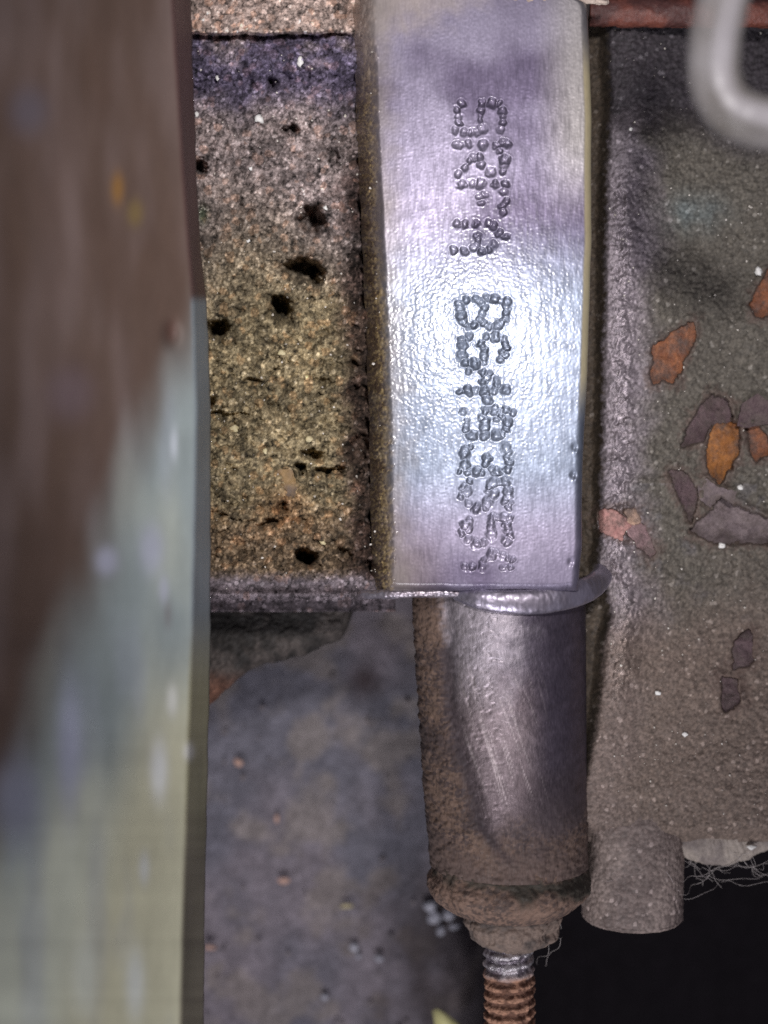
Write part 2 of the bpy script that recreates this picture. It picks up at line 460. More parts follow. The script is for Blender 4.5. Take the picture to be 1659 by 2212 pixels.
def panel():
    xs = np.arange(380, 968, 2.1); ys = np.arange(-90, 1494, 2.1)
    PX, PY = np.meshgrid(xs, ys)
    z, c1, c2, i1, i2 = crustZ(PX, PY)
    n = fbm(PX, PY, 70, 4, 70); n2 = fbm(PX, PY, 300, 2, 71); n3 = fbm(PX, PY, 10, 3, 72)
    sand = np.array((0.72, 0.56, 0.48)); purple = np.array((0.22, 0.185, 0.28)); grey = np.array((0.44, 0.36, 0.34))
    olive = np.array((0.42, 0.34, 0.20)); brown = np.array((0.33, 0.225, 0.14)); slate = np.array((0.24, 0.20, 0.22))
    col = mixc(purple, grey, sm(190, 330, PY + 50 * n))
    col = mixc(col, grey, sm(0.0, .5, n) * (1 - sm(90, 200, PY)) * 0.8)
    col = mixc(col, olive, sm(450, 830, PY + 130 * n2))
    col = mixc(col, brown, sm(1180, 1330, PY + 60 * n) * 0.8)
    col = mixc(col, (0.40, 0.20, 0.08), 0.6 * np.exp(-(((PX - 690) / 60) ** 2 + ((PY - 1240) / 50) ** 2)))
    col = mixc(sand, col, sm(76, 92, PY + 6 * n3))
    col = mixc(col, (0.10, 0.06, 0.05), 0.9 * sm(800, 880, PX + 40 * n + 14 * n3) * sm(220, 480, PY))  # shadow cast by the pad, painted in as a dark brown band
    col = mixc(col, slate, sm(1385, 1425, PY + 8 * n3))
    col = mixc(col, (0.13, 0.20, 0.10), 0.8 * np.exp(-(((PX - 494) / 14) ** 2 + ((PY - 524) / 24) ** 2)))
    _, i5 = crumbs(PX, PY, 5.2, 73)
    v = i1 * 0.4 + i2 * 0.25 + i5 * 0.35 + 0.25 * n3
    col = col * (0.16 + 1.42 * v)[..., None] * (1 + 0.5 * n)[..., None]
    _, i6 = crumbs(PX + 7 * fbm(PX, PY, 14, 2, 167), PY, 27, 168)
    col = mixc(col, col * np.array((1.10, .95, .85)), sm(.75, .95, i2)) * (0.70 + 0.45 * i6)[..., None]
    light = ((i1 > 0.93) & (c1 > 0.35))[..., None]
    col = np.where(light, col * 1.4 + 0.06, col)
    lip = sm(1425, 1445, PY)
    rough = 0.85 - 0.35 * lip
    met = 0.0 + 0.6 * lip
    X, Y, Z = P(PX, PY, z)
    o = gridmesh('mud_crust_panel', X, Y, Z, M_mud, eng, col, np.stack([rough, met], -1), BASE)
    tag(o, 'recessed panel caked with crumbly dried mud')
panel()

# ---- right hand wall of the casting
wallL = curve([(-80, 1466), (60, 1480), (250, 1488), (420, 1478), (700, 1474), (1000, 1469), (1330, 1462), (1380, 1452), (1430, 1474), (1500, 1490), (1560, 1474), (1700, 1462), (1850, 1440), (1960, 1415), (2100, 1410)])
def poly_sd(PX, PY, poly):
    """signed distance in pixels to a polygon, negative inside"""
    d = np.full(np.shape(PX), 1e9); ins = np.zeros(np.shape(PX), bool)
    for i in range(len(poly)):
        ax, ay = poly[i]; bx, by = poly[(i + 1) % len(poly)]
        ex, ey = bx - ax, by - ay; wx, wy = PX - ax, PY - ay
        t = np.clip((wx * ex + wy * ey) / (ex * ex + ey * ey), 0, 1)
        d = np.minimum(d, np.hypot(wx - ex * t, wy - ey * t))
        ins ^= ((ay > PY) != (by > PY)) & (PX < (bx - ax) * (PY - ay) / ((by - ay) or 1e-9) + ax)
    return np.where(ins, -d, d)

SCALE = [  # places where the paint and scale have broken away: outline, depth, colour key, label
    ([(1690, 790), (1692, 830), (1672, 880), (1648, 935), (1622, 925), (1600, 938), (1592, 915), (1600, 852), (1622, 835), (1650, 820)], .11, 'orange', 'pointed orange patch standing alone at the middle of the casting wall'),
    ([(1754, 1041), (1798, 1037), (1806, 1075), (1791, 1122), (1757, 1180), (1733, 1159), (1727, 1115), (1737, 1075)], .13, 'amber', 'amber oval patch between the plum one and the large grey one'),
    ([(1825, 1047), (1852, 1044), (1869, 1075), (1876, 1108), (1849, 1122), (1838, 1088)], .10, 'orange', 'small orange patch right of the amber oval one'),
    ([(1689, 1298), (1730, 1265), (1764, 1217), (1825, 1251), (1895, 1278), (1895, 1326), (1784, 1322), (1730, 1319)], .14, 'grey', 'largest patch, grey with a ragged pointed left end, at the right edge'),
    ([(1672, 1085), (1690, 1030), (1740, 966), (1780, 985), (1785, 1030), (1740, 1032), (1715, 1075)], .14, 'plum', 'dark plum patch above the amber oval one'),
    ([(1469, 1258), (1496, 1244), (1520, 1261), (1532, 1285), (1513, 1312), (1475, 1292)], .035, 'pink', 'salmon pink patch beside the lower end of the pad'),
    ([(1532, 1248), (1557, 1251), (1559, 1271), (1537, 1270)], .03, 'peach', 'tiny peach patch right of the salmon pink one'),
    ([(1533, 1280), (1567, 1287), (1601, 1353), (1591, 1362), (1547, 1315)], .05, 'rose', 'dull rose sliver running down from the peach patch'),
    ([(1890, 655), (1890, 775), (1850, 770), (1838, 745), (1858, 700)], .10, 'rust', 'rust brown patch cut off by the right edge'),
    ([(1635, 1159), (1669, 1153), (1703, 1203), (1689, 1278), (1676, 1237), (1655, 1195)], .08, 'plum', 'bent narrow plum sliver left of the amber oval patch'),
    ([(1764, 1658), (1798, 1661), (1804, 1719), (1771, 1733)], .09, 'plum', 'squarish brown patch low on the casting wall'),
    ([(1797, 1570), (1832, 1545), (1836, 1615), (1800, 1634)], .04, 'plum', 'faint brown patch just above the squarish low one')]

def wallZ(PX, PY, carve=True):
    L = wallL(PY) + 3 * fbm(PX * 0, PY, 40, 3, 80)
    d = PX - L
    z = -1.0 + 0.10 * np.exp(-((d - 45) / 50) ** 2) * (1 - sm(1750, 1950, PY)) - 0.40 * sm(60, 330, d) * (1 - sm(1500, 1950, PY))
    z = z - 0.25 * (1 - sm(240, 330, PY - 0.05 * d + 30 * fbm(PX, PY, 90, 3, 85)))
    z = z + 0.05 * fbm(PX, PY, 170, 3, 81)
    z = z - 0.36 * (1 - sm(-24, 14, d))
    z = z - 0.35 * sm(2010, 2050, PY + 8 * vn(PX, PY * 0, 50, 82) - 0.03 * (PX - 1700)) ** 2
    if carve:
        wx = 11 * fbm(PX, PY, 26, 4, 200, .65); wy = 11 * fbm(PX, PY, 26, 4, 201, .65)
        for poly, dep, _k, _l in SCALE:
            q = poly_sd(PX + wx + 2, PY + wy + 2, poly)
            z = z - (dep + .06) * (1 - sm(1, 8, q)) + 0.3 * dep * np.exp(-((q - 12) / 9) ** 2) * (1 + fbm(PX, PY, 20, 2, 204))
    return z

def wall():
    xs = np.arange(1404, 1990, 2.6); ys = np.arange(40, 2056, 2.6)
    PX, PY = np.meshgrid(xs, ys)
    z = wallZ(PX, PY)
    c1, i1 = crumbs(PX, PY, 7.5, 83); c2, i2 = crumbs(PX, PY, 22, 84)
    n = fbm(PX, PY, 150, 4, 86); n2 = fbm(PX, PY, 40, 4, 87); n3 = fbm(PX, PY, 9, 2, 88)
    lowr = 1 - 0.5 * sm(1350, 1600, PY)
    z = z + lowr * (0.024 * c1 + 0.03 * c2 * sm(0, .3, n) + 0.018 * n3 + 0.045 * n2)
    L = wallL(PY); d = PX - L
    grey = np.array((0.285, 0.245, 0.265)); green = np.array((0.118, 0.105, 0.085)); dark = np.array((0.05, 0.042, 0.048)); brown = np.array((0.19, 0.142, 0.115))
    col = mixc(grey, green, sm(50, 170, d + 60 * n + 25 * n2))  # paler ridge colour adds to the light its rounded edge catches
    col = mixc(col, dark, (1 - sm(240, 420, PY + 90 * n)) * sm(-60, 60, d + 400 - PY * .6))  # shade around the hose painted in as a dark upper region
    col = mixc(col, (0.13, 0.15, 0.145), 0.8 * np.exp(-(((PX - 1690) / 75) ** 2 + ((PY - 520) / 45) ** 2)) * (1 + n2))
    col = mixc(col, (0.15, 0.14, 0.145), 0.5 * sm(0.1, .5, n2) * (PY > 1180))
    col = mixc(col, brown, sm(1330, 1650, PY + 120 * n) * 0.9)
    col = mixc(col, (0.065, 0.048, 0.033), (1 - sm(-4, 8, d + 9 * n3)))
    _, i3 = crumbs(PX, PY, 5.5, 89)
    col = col * (0.60 + 0.42 * i1 + 0.45 * i3)[..., None]
    for poly, dep, _k, _l in SCALE:
        q = poly_sd(PX + 20 * n2, PY, poly)
        col = mixc(col, (0.12, 0.08, 0.065), 0.7 * (1 - sm(0, 34, q + 16 * n3)))
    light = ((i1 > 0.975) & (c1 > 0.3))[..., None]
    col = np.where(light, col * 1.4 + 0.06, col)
    band = np.exp(-((d - 50) / 50) ** 2) * sm(330, 480, PY) * (1 - sm(1650, 1800, PY))
    rough = 0.78 - 0.38 * band
    met = 0.5 * band
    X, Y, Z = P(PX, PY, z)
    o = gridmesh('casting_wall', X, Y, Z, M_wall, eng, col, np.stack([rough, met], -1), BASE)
    tag(o, 'rough grey brown casting wall right of the pad, speckled with grit')
wall()

# ---- surfaces turned about an axis that runs down the picture
def lathe(name, rows, zc, mat, colour, finish, dz=None, na=240, a0=-2.2, a1=2.2, parent=eng, base=BASE):
    """rows: (py, cx, radius px); the angle starts at the left flank and passes over the top"""
    rows = np.array(rows, float)
    A = np.linspace(a0, a1, na)[None, :]
    py = rows[:, 0:1] + 0 * A; r = rows[:, 2:3] / 200 * (CD - zc) / CD
    cx, _, _ = P(rows[:, 1:2], 0, zc)
    _, Yw, _ = P(0 * py, py, zc)
    px_s = rows[:, 1:2] + rows[:, 2:3] * np.sin(A)
    add = dz(px_s, py, A) if dz else 0
    rr = r + add
    X = cx + rr * np.sin(A); Z = zc + rr * np.cos(A)
    col = colour(px_s, py, A); rm = finish(px_s, py, A)
    return gridmesh(name, X, Yw + 0 * X, Z, mat, parent, col, rm, base)

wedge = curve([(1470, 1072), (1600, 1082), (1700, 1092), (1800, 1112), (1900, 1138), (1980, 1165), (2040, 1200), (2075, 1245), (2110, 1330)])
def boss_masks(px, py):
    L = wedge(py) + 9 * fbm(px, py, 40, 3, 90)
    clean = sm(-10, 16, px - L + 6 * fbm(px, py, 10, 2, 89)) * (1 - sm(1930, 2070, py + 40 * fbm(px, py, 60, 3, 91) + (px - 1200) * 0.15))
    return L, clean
def boss_dz(px, py, A):
    L, clean = boss_masks(px, py)
    c1, _ = crumbs(px, py, 8, 92)
    z = 0.022 * (1 - sm(-30, 16, px - L)) * (1 - sm(1980, 2090, py)) - 0.012 * np.exp(-((px - L - 6) / 16) ** 2) * (1 - sm(1960, 2060, py))
    z = z + (1 - clean) * (0.014 * c1 + 0.02 * fbm(px, py, 12, 3, 93)) + 0.0025 * fbm(px, py, 9, 2, 94)
    z = z - clean * 0.006 * sm(0.25, 0.6, fbm(px, py, 9, 2, 99)) * (1 - sm(1180, 1260, px))
    return z
def boss_col(px, py, A):
    L, clean = boss_masks(px, py)
    n = fbm(px, py, 70, 4, 95); n2 = fbm(px, py, 14, 3, 96)
    _, ib = crumbs(px, py, 6, 192)
    dirt = mixc((0.165, 0.108, 0.08), (0.065, 0.045, 0.042), sm(-.4, .6, n + .9 * (ib - .5) + sm(1750, 1980, py) * .3))
    dirt = mixc(dirt, (0.12, 0.083, 0.07), sm(1990, 2090, py + 40 * n))
    met = mixc((0.43, 0.385, 0.42), (0.12, 0.10, 0.13), np.clip(sm(1180, 1300, px + 60 * n) + sm(1800, 2020, py), 0, 1))  # highlight falloff painted in: metal darkens to the right and downwards
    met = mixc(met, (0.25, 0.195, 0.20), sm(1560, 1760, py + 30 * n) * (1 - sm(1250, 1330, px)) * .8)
    met = mixc(met, (0.12, 0.095, 0.10), sm(1720, 1990, py + 60 * n) * .85)  # lower metal darkened further where the highlight fades
    # long pale scratches running down to the right
    s = np.maximum(vn((px - (py - 1500) * 0.30) * 3.2, py * 0.08, 12, 97), vn((px - (py - 1500) * 0.36) * 3.6, py * 0.11, 12, 197))
    met = mixc(met, (0.60, 0.52, 0.52), sm(0.55, 0.95, s) * sm(1590, 1660, py) * (1 - sm(1880, 1980, py)) * (1 - sm(1270, 1330, px)) * 0.55)
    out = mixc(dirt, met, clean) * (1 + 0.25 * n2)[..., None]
    return mixc(out, (0.045, 0.033, 0.038), 0.85 * np.exp(-((px - L - 2) / 17) ** 2) * (1 - sm(2010, 2080, py)) * sm(1500, 1600, py + 60 * n))  # crease grime and the shadow along the wedge edge, both in the colour
def boss_fin(px, py, A):
    L, clean = boss_masks(px, py)
    n = fbm(px, py, 30, 3, 98)
    return np.stack([0.85 - clean * (0.38 - 0.12 * sm(1650, 1900, py)) + 0.1 * n, 0.85 * clean], -1)

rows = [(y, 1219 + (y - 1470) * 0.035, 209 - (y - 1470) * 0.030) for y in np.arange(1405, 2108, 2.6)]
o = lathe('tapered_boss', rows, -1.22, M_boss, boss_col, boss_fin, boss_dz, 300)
tag(o, 'tapered round boss, left flank brown with dirt and the rest scraped to bare metal')

def rim_rows():
    prof = curve([(2080, 186), (2110, 186), (2122, 187), (2138, 194), (2156, 196), (2172, 191), (2188, 179), (2206, 157), (2218, 136), (2224, 112)])
    return [(y, 1241, prof(y)) for y in np.arange(2080, 2225, 2.4)]
def rough_dz(px, py, A):
    ax = A * 190
    c1, _ = crumbs(ax, py, 9, 100)
    return 0.018 * c1 + 0.045 * fbm(ax, py, 40, 4, 101)
def rim_col(px, py, A):
    n = fbm(A * 190, py, 50, 4, 102)
    _, ib = crumbs(A * 190, py, 7, 193)
    c = mixc((0.21, 0.135, 0.10), (0.085, 0.058, 0.048), sm(-.4, .6, n + 1.0 * (ib - .5)))
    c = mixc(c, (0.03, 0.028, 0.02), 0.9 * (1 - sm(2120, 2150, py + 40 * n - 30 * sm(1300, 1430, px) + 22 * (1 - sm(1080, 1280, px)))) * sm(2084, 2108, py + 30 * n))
    return c
def dull(px, py, A):
    return np.stack([0.85 + 0 * px + 0 * py, 0 * px + 0 * py], -1)
o = lathe('boss_end_rim', rim_rows(), -1.22, M_wall, rim_col, dull, rough_dz, 220)
tag(o, 'brown rounded rim closing the lower end of the tapered boss')

# ---- short nut like sleeve and the threaded stud
prof = curve([(2200, 108), (2225, 117), (2250, 116), (2262, 110), (2280, 104), (2296, 88), (2306, 66), (2312, 50)])
def sleeve_dz(px, py, A):
    c1, _ = crumbs(A * 100, py, 9, 103)
    return 0.02 * c1 + 0.05 * fbm(A * 100, py, 34, 3, 104) - 0.05 * np.exp(-((A - 0.85) / 0.3) ** 2) * np.exp(-((py - 2262) / 16) ** 2) * 2.0
def sleeve_col(px, py, A):
    n = fbm(A * 100, py, 30, 3, 105)
    return mixc((0.21, 0.155, 0.125), (0.10, 0.08, 0.07), sm(-.3, .4, n)) * (1 + 0 * px)[..., None]
o = lathe('stud_sleeve', [(y, 1254, prof(y)) for y in np.arange(2200, 2313, 2.4)], -1.22, M_wall, sleeve_col, dull, sleeve_dz, 180)
tag(o, 'dirt covered sleeve between the boss rim and the threaded stud')

def stud():
    zc = -1.22
    ys = np.arange(2296, 2740, 1.3)[:, None]; A = np.linspace(-2.4, 2.4, 130)[None, :]
    pitch = 25.5
    ph = (ys / pitch + A / (2 * math.pi)) % 1.0
    tri = np.abs(ph * 2 - 1)
    prof_ = sm(0.08, 0.85, tri)
    r = (54 + 7 * prof_) / 200 * (CD - zc) / CD
    pyb = ys + 0 * A
    r = r + 0.020 * fbm(A * 60, pyb, 14, 3, 110) + 0.014 * crumbs(A * 60, pyb, 8, 111)[0] * sm(2360, 2390, pyb)
    cx, Yw, _ = P(1242 + (ys - 2300) * 0.01, ys, zc)
    X = cx + r * np.sin(A); Z = zc + r * np.cos(A)
    rust = sm(2352, 2378, pyb + 14 * fbm(A * 60, pyb, 30, 2, 112))
    n = fbm(A * 60, pyb, 18, 4, 113)
    c_r = mixc((0.42, 0.23, 0.15), (0.15, 0.075, 0.05), sm(-.25, .35, n + 0.5 - prof_ * .8))
    c_m = mixc((0.62, 0.58, 0.60), (0.22, 0.19, 0.22), sm(-.1, .45, n + .25 - .5 * prof_))
    col = mixc(c_m, c_r, rust)
    rm = np.stack([0.42 + 0.45 * rust, 0.8 - 0.8 * rust], -1)
    o = gridmesh('threaded_stud', X, Yw + 0 * X, Z, M_stud, eng, col, rm, BASE)
    tag(o, 'threaded stud, pale metal next to its sleeve and orange with rust below')
stud()

# ---- second round boss at the right
def boss2_col(px, py, A):
    n = fbm(A * 120, py, 80, 4, 120); c1, i1 = crumbs(A * 120, py, 8, 121)
    c = mixc((0.27, 0.215, 0.19), (0.18, 0.14, 0.125), sm(-.3, .4, n)) * (0.8 + 0.5 * i1)[..., None]
    return np.where((i1 > .975)[..., None], c * 1.4 + .06, c)
def boss2_dz(px, py, A):
    c1, _ = crumbs(A * 120, py, 8, 121)
    return 0.014 * c1 + 0.016 * fbm(A * 120, py, 40, 3, 122)
prof2 = curve([(1800, 40), (1860, 75), (1990, 117), (2080, 122), (2200, 122), (2236, 119), (2243, 112), (2246, 60), (2246.5, 2)])
rows = [(y, 1542, prof2(y)) for y in np.concatenate([np.arange(1860, 2230, 2.6), np.arange(2230, 2246, 1.0), [2246.2, 2246.5]])]
o = lathe('round_boss', rows, -1.62, M_wall, boss2_col, lambda p, y, a: np.stack([0.7 + 0 * p, 0 * p], -1), boss2_dz, 200)
tag(o, 'plain brown round boss with a clean cut end, right of the tapered one')

# ---- swept rolls
def sweep(name, pts, rw, rh, mat, colour, rough, metal, seed, amp=0.01, nseg=160, na=40, parent=eng, base=BASE):
    """tube along pixel+z points with width rw and height rh (centimetres), rough surface"""
    P3 = np.array([list(PV(*p[:3])) for p in pts])
    d = np.r_[0, np.cumsum(np.linalg.norm(np.diff(P3, axis=0), axis=1))]
    def cr(tq):
        out = np.zeros((len(tq), 3)); n = len(P3)
        for k, t in enumerate(tq):
            i = min(max(np.searchsorted(d, t) - 1, 0), n - 2)
            u = (t - d[i]) / (d[i + 1] - d[i])
            p0, p1, p2, p3 = P3[max(i - 1, 0)], P3[i], P3[i + 1], P3[min(i + 2, n - 1)]
            out[k] = 0.5 * ((2 * p1) + (-p0 + p2) * u + (2 * p0 - 5 * p1 + 4 * p2 - p3) * u * u + (-p0 + 3 * p1 - 3 * p2 + p3) * u ** 3)
        return out
    tq = np.linspace(0, d[-1], nseg); C = cr(tq)
    T = np.gradient(C, axis=0); T /= np.linalg.norm(T, axis=1)[:, None]
    up = np.array((0, 0, 1.0)); S = np.cross(T, up); S /= np.linalg.norm(S, axis=1)[:, None]; U = np.cross(S, T)
    A = np.linspace(0, 2 * math.pi, na, endpoint=False)[None, :]
    tt = np.linspace(0, 1, nseg)[:, None]
    W = np.interp(tt, np.linspace(0, 1, len(pts)), [rw * (p[3] if len(p) > 3 else 1) for p in pts])
    H = np.interp(tt, np.linspace(0, 1, len(pts)), [rh * (p[3] if len(p) > 3 else 1) for p in pts])
    ta = tq[:, None] * 200; aa = A * rw * 200
    nz = amp * (fbm(ta + 0 * aa, aa + 0 * ta, 26, 3, seed) + 0.6 * crumbs(ta + 0 * aa, aa + 0 * ta, 8, seed + 1)[0])
    V = C[:, None, :] + S[:, None, :] * ((W + nz) * np.cos(A))[..., None] + U[:, None, :] * ((H + nz) * np.sin(A))[..., None]
    n = fbm(ta + 0 * aa, aa + 0 * ta, 60, 4, seed + 2)
    col = mixc(colour[0], colour[1], sm(-.35, .35, n))
    rm = np.stack([rough + 0.1 * n, metal + 0 * n], -1)
    o = gridmesh(name, V[..., 0], V[..., 1], V[..., 2], mat, parent, col, rm, base, wrap=True)
    # end caps
    bm = bmesh.new(); bm.from_mesh(o.data)
    bmesh.ops.holes_fill(bm, edges=[e for e in bm.edges if e.is_boundary], sides=0)
    bmesh.ops.recalc_face_normals(bm, faces=bm.faces)
    bm.to_mesh(o.data); bm.free()
    return o

o = sweep('collar', [(1112, 1447, -0.22, .55), (1160, 1460, -0.10, .85), (1220, 1468, -0.06, 1), (1300, 1469, -0.07, 1.05), (1370, 1460, -0.16, 1.05), (1425, 1443, -0.36, 1.05), (1460, 1420, -0.62, 1), (1474, 1396, -0.9, .9)],
      0.15, 0.075, M_pad, ((0.40, 0.35, 0.43), (0.25, 0.21, 0.25)), 0.42, 0.85, 130, 0.008)
tag(o, 'raised rounded metal collar curving round the top of the tapered boss')
o = sweep('lower_edge_roll', [(880, 1452, -0.46), (950, 1450, -0.20), (1020, 1448, -0.17), (1090, 1447, -0.19), (1150, 1452, -0.25)], 0.055, 0.07, M_pad, ((0.45, 0.39, 0.44), (0.28, 0.22, 0.24)), 0.45, 0.8, 134, 0.012)
tag(o, 'thin metal edge running along the bottom of the pad')
o = sweep('pale_lower_lip', [(1650, 2040, -1.50, .8), (1700, 2056, -1.48, 1.1), (1750, 2060, -1.48, 1.2), (1800, 2050, -1.48, 1.0), (1860, 2038, -1.48, .75), (1960, 2024, -1.48, .7)], 0.24, 0.11, M_wall,
          ((0.36, 0.31, 0.265), (0.22, 0.185, 0.17)), 0.75, 0.0, 138, 0.03)
tag(o, 'pale dusty lip along the lower edge of the casting wall')
o = sweep('gasket_rail', [(1440, 31, -1.0), (1600, 33, -0.95), (1760, 33, -0.95), (1980, 33, -0.95)], 0.17, 0.14, M_wall,
          ((0.20, 0.065, 0.045), (0.09, 0.035, 0.03)), 0.5, 0.0, 142, 0.02)
tag(o, 'dark red brown rail across the top right')
o = sweep('pad_top_edge', [(1180, -2, -0.05, .5), (1300, 0, -0.03), (1400, 1, -0.06), (1470, 5, -0.12, .8), (1484, 6, -0.2, .4)], 0.035, 0.03, M_wall,
          ((0.60, 0.50, 0.42), (0.42, 0.33, 0.28)), 0.8, 0.0, 146, 0.02)
tag(o, 'thin pale flange edge crossing the top of the pad')

# ---- casting foot below the mud panel (underneath, dark)
def foot():
    xs = np.arange(380, 900, 3.4); 
    edge = curve([(380, 1800), (500, 1732), (560, 1680), (610, 1635), (660, 1618), (740, 1600), (800, 1575), (835, 1560), (850, 1535), (862, 1500), (872, 1470), (900, 1380)])
    cols = []; v = np.linspace(0, 1, 110)[:, None]
    e = edge(xs)[None, :] + 5 * vn(xs, xs * 0, 22, 150)[None, :]
    top = 1340
    PX = xs[None, :] + 0 * v; PY = top + (e - top) * v
    c1, i1 = crumbs(PX, PY, 9, 151)
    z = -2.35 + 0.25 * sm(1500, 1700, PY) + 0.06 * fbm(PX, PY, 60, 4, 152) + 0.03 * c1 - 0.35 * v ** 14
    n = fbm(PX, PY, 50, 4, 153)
    col = mixc((0.022, 0.019, 0.017), (0.07, 0.058, 0.052), sm(-.1, .45, n + sm(1540, 1640, PY) * .3))  # shade under the ledge painted in, darkest in the upper part
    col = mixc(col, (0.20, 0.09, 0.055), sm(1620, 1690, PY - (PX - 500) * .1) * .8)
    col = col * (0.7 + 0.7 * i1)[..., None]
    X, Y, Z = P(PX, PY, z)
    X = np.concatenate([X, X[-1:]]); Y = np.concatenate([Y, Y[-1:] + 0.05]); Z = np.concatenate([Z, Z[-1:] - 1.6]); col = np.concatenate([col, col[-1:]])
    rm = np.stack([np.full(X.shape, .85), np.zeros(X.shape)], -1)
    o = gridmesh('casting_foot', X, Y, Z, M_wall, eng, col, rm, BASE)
    tag(o, 'dark lumpy foot of the casting in the shade under the mud panel')
foot()

# ---- the mass of the block behind its visible faces
boxmesh('block_core', 1.2, 7.0, -7.05, 2.2, -6.6, -2.45, M_body, eng, BASE)
boxmesh('block_flank', 7.0, 10.6, -9.9, 2.2, -6.6, -2.35, M_body, eng, BASE)

# ================================================================== GRIT AND FLAKES
def surf(px, py):
    a, b = np.array([px], float), np.array([py], float)
    if px < 900: return float(crustZ(a, b)[0][0])
    if px > 1450: return float(wallZ(a, b)[0]) + 0.02
    return 0.0

def grain_geo(r, rnd, sub=1, flat=0.7):
    bm = bmesh.new(); bmesh.ops.create_icosphere(bm, subdivisions=sub, radius=r)
    sx, sy = rnd.uniform(.75, 1.2), rnd.uniform(.75, 1.2)
    off = Vector((rnd.random() * 50, rnd.random() * 50, 0))
    for v in bm.verts:
        k = 1 + 0.8 * mnoise.noise(v.co / r * 1.1 + off)
        v.co = Vector((v.co.x * sx * k, v.co.y * sy * k, v.co.z * flat * k))
    vs = [v.co.copy() for v in bm.verts]; fs = [[v.index for v in f.verts] for f in bm.faces]
    bm.free(); return vs, fs

M_grit = simple('pale_grit', (0.55, 0.50, 0.42), (0.80, 0.76, 0.70), 0.5, 20, spec=0.5)
M_white = simple('white_grain', (0.80, 0.79, 0.74), (0.9, 0.89, 0.85), 0.4, 14, spec=0.6)
M_buff = simple('buff_stone', (0.50, 0.42, 0.22), (0.70, 0.62, 0.40), 0.6, 14)

rnd = random.Random(21)
def scatter(name, n, xr, yr, rr, label, dens=None):
    V = []; F = []
    while n > 0:
        px, py = rnd.uniform(*xr), rnd.uniform(*yr)
        if dens and rnd.random() > dens(px, py): continue
        n -= 1
        r = rr[0] + (rr[1] - rr[0]) * rnd.random() ** 3
        vs, fs = grain_geo(r, rnd, 1)
        c = PV(px, py, surf(px, py) + r * 0.35); k = len(V)
        V += [v + c for v in vs]; F += [[i + k for i in f] for f in fs]
    o = rawmesh(name, V, F, M_grit, None, False)
    tag(o, label, 'grit', None, 'stuff')
scatter('mud_grit', 260, (455, 930), (95, 1440), (0.005, 0.02), 'tiny pale sand grains stuck all over the dried mud panel')
scatter('wall_grit', 420, (1485, 1880), (70, 2000), (0.004, 0.017), 'tiny pale sand grains stuck all over the right hand casting wall',
        lambda x, y: 1.0 if x < 1570 and 380 < y < 1700 else 0.5)

def stone(px, py, rx, ry, mat, label, g, name='sand_grain', z=None, seed=0):
    rn = random.Random(int(px * 7 + py)); r = max(rx, ry) / 200
    vs, fs = grain_geo(r, rn, 2, 0.6)
    zz = surf(px, py) if z is None else z
    c = PV(px, py, zz + r * 0.3)
    vs = [Vector((v.x * rx / max(rx, ry), v.y * ry / max(rx, ry), v.z)) + c for v in vs]
    o = rawmesh(name, vs, fs, mat, None, True, tuple(c))
    tag(o, label, 'grain', g)
G = 'larger grains stuck on the mud panel'
for px, py, rx, ry, m, lb in [
    (633, 290, 12, 15, M_white, 'largest round white grain on the upper part of the mud panel'),
    (733, 151, 11, 11, M_white, 'white chip resting on the dark purple band of mud near the top'),
    (697, 308, 6, 5, M_white, 'small white grain beside a black pit, right of the largest white grain'),
    (480, 280, 5, 8, M_white, 'small white grain against the left post, level with the largest white grain'),
    (532, 189, 6, 6, M_white, 'small white grain on the left end of the dark purple band of mud'),
    (612, 410, 6, 6, M_white, 'lone white grain below the largest white grain'),
    (794, 507, 8, 5, M_white, 'white grain at the upper right rim of the topmost big black pit'),
    (606, 588, 6, 6, M_white, 'white grain left of the widest black pit'),
    (688, 861, 10, 8, M_buff, 'buff rounded grain in the middle of the mud panel'),
    (570, 1048, 12, 9, M_buff, 'cluster like pale buff grain on the swelling low on the left'),
    (647, 1101, 7, 7, M_buff, 'buff grain just above the tan flake'),
    (787, 1324, 10, 6, M_buff, 'flat cream grain right of the round black pit near the bottom'),
    (754, 1072, 9, 8, M_buff, 'yellowish grain above the long dark crack right of the tan flake')]:
    stone(px, py, rx, ry, m, lb, G)
G = 'larger grains on the casting wall'
for px, py, rx, ry, lb in [
    (1607, 1692, 8, 5, 'white grain low on the brown wall, left of the red brown chips'),
    (1808, 1190, 12, 9, 'pale crumb on the wall between the amber oval patch and the large grey patch'),
    (1762, 1332, 9, 7, 'pale grain touching the lower edge of the large grey patch'),
    (1835, 2068, 14, 6, 'white chip lying on the dusty lower lip of the wall'),
    (1540, 315, 6, 5, 'white grain near the top of the wall, close to the pad'),
    (1853, 662, 10, 10, 'white crumb beside the rust brown patch at the right edge'),
    (1672, 1793, 7, 5, 'white grain on the wall above the second round boss')]:
    stone(px, py, rx, ry, M_white, lb, G)

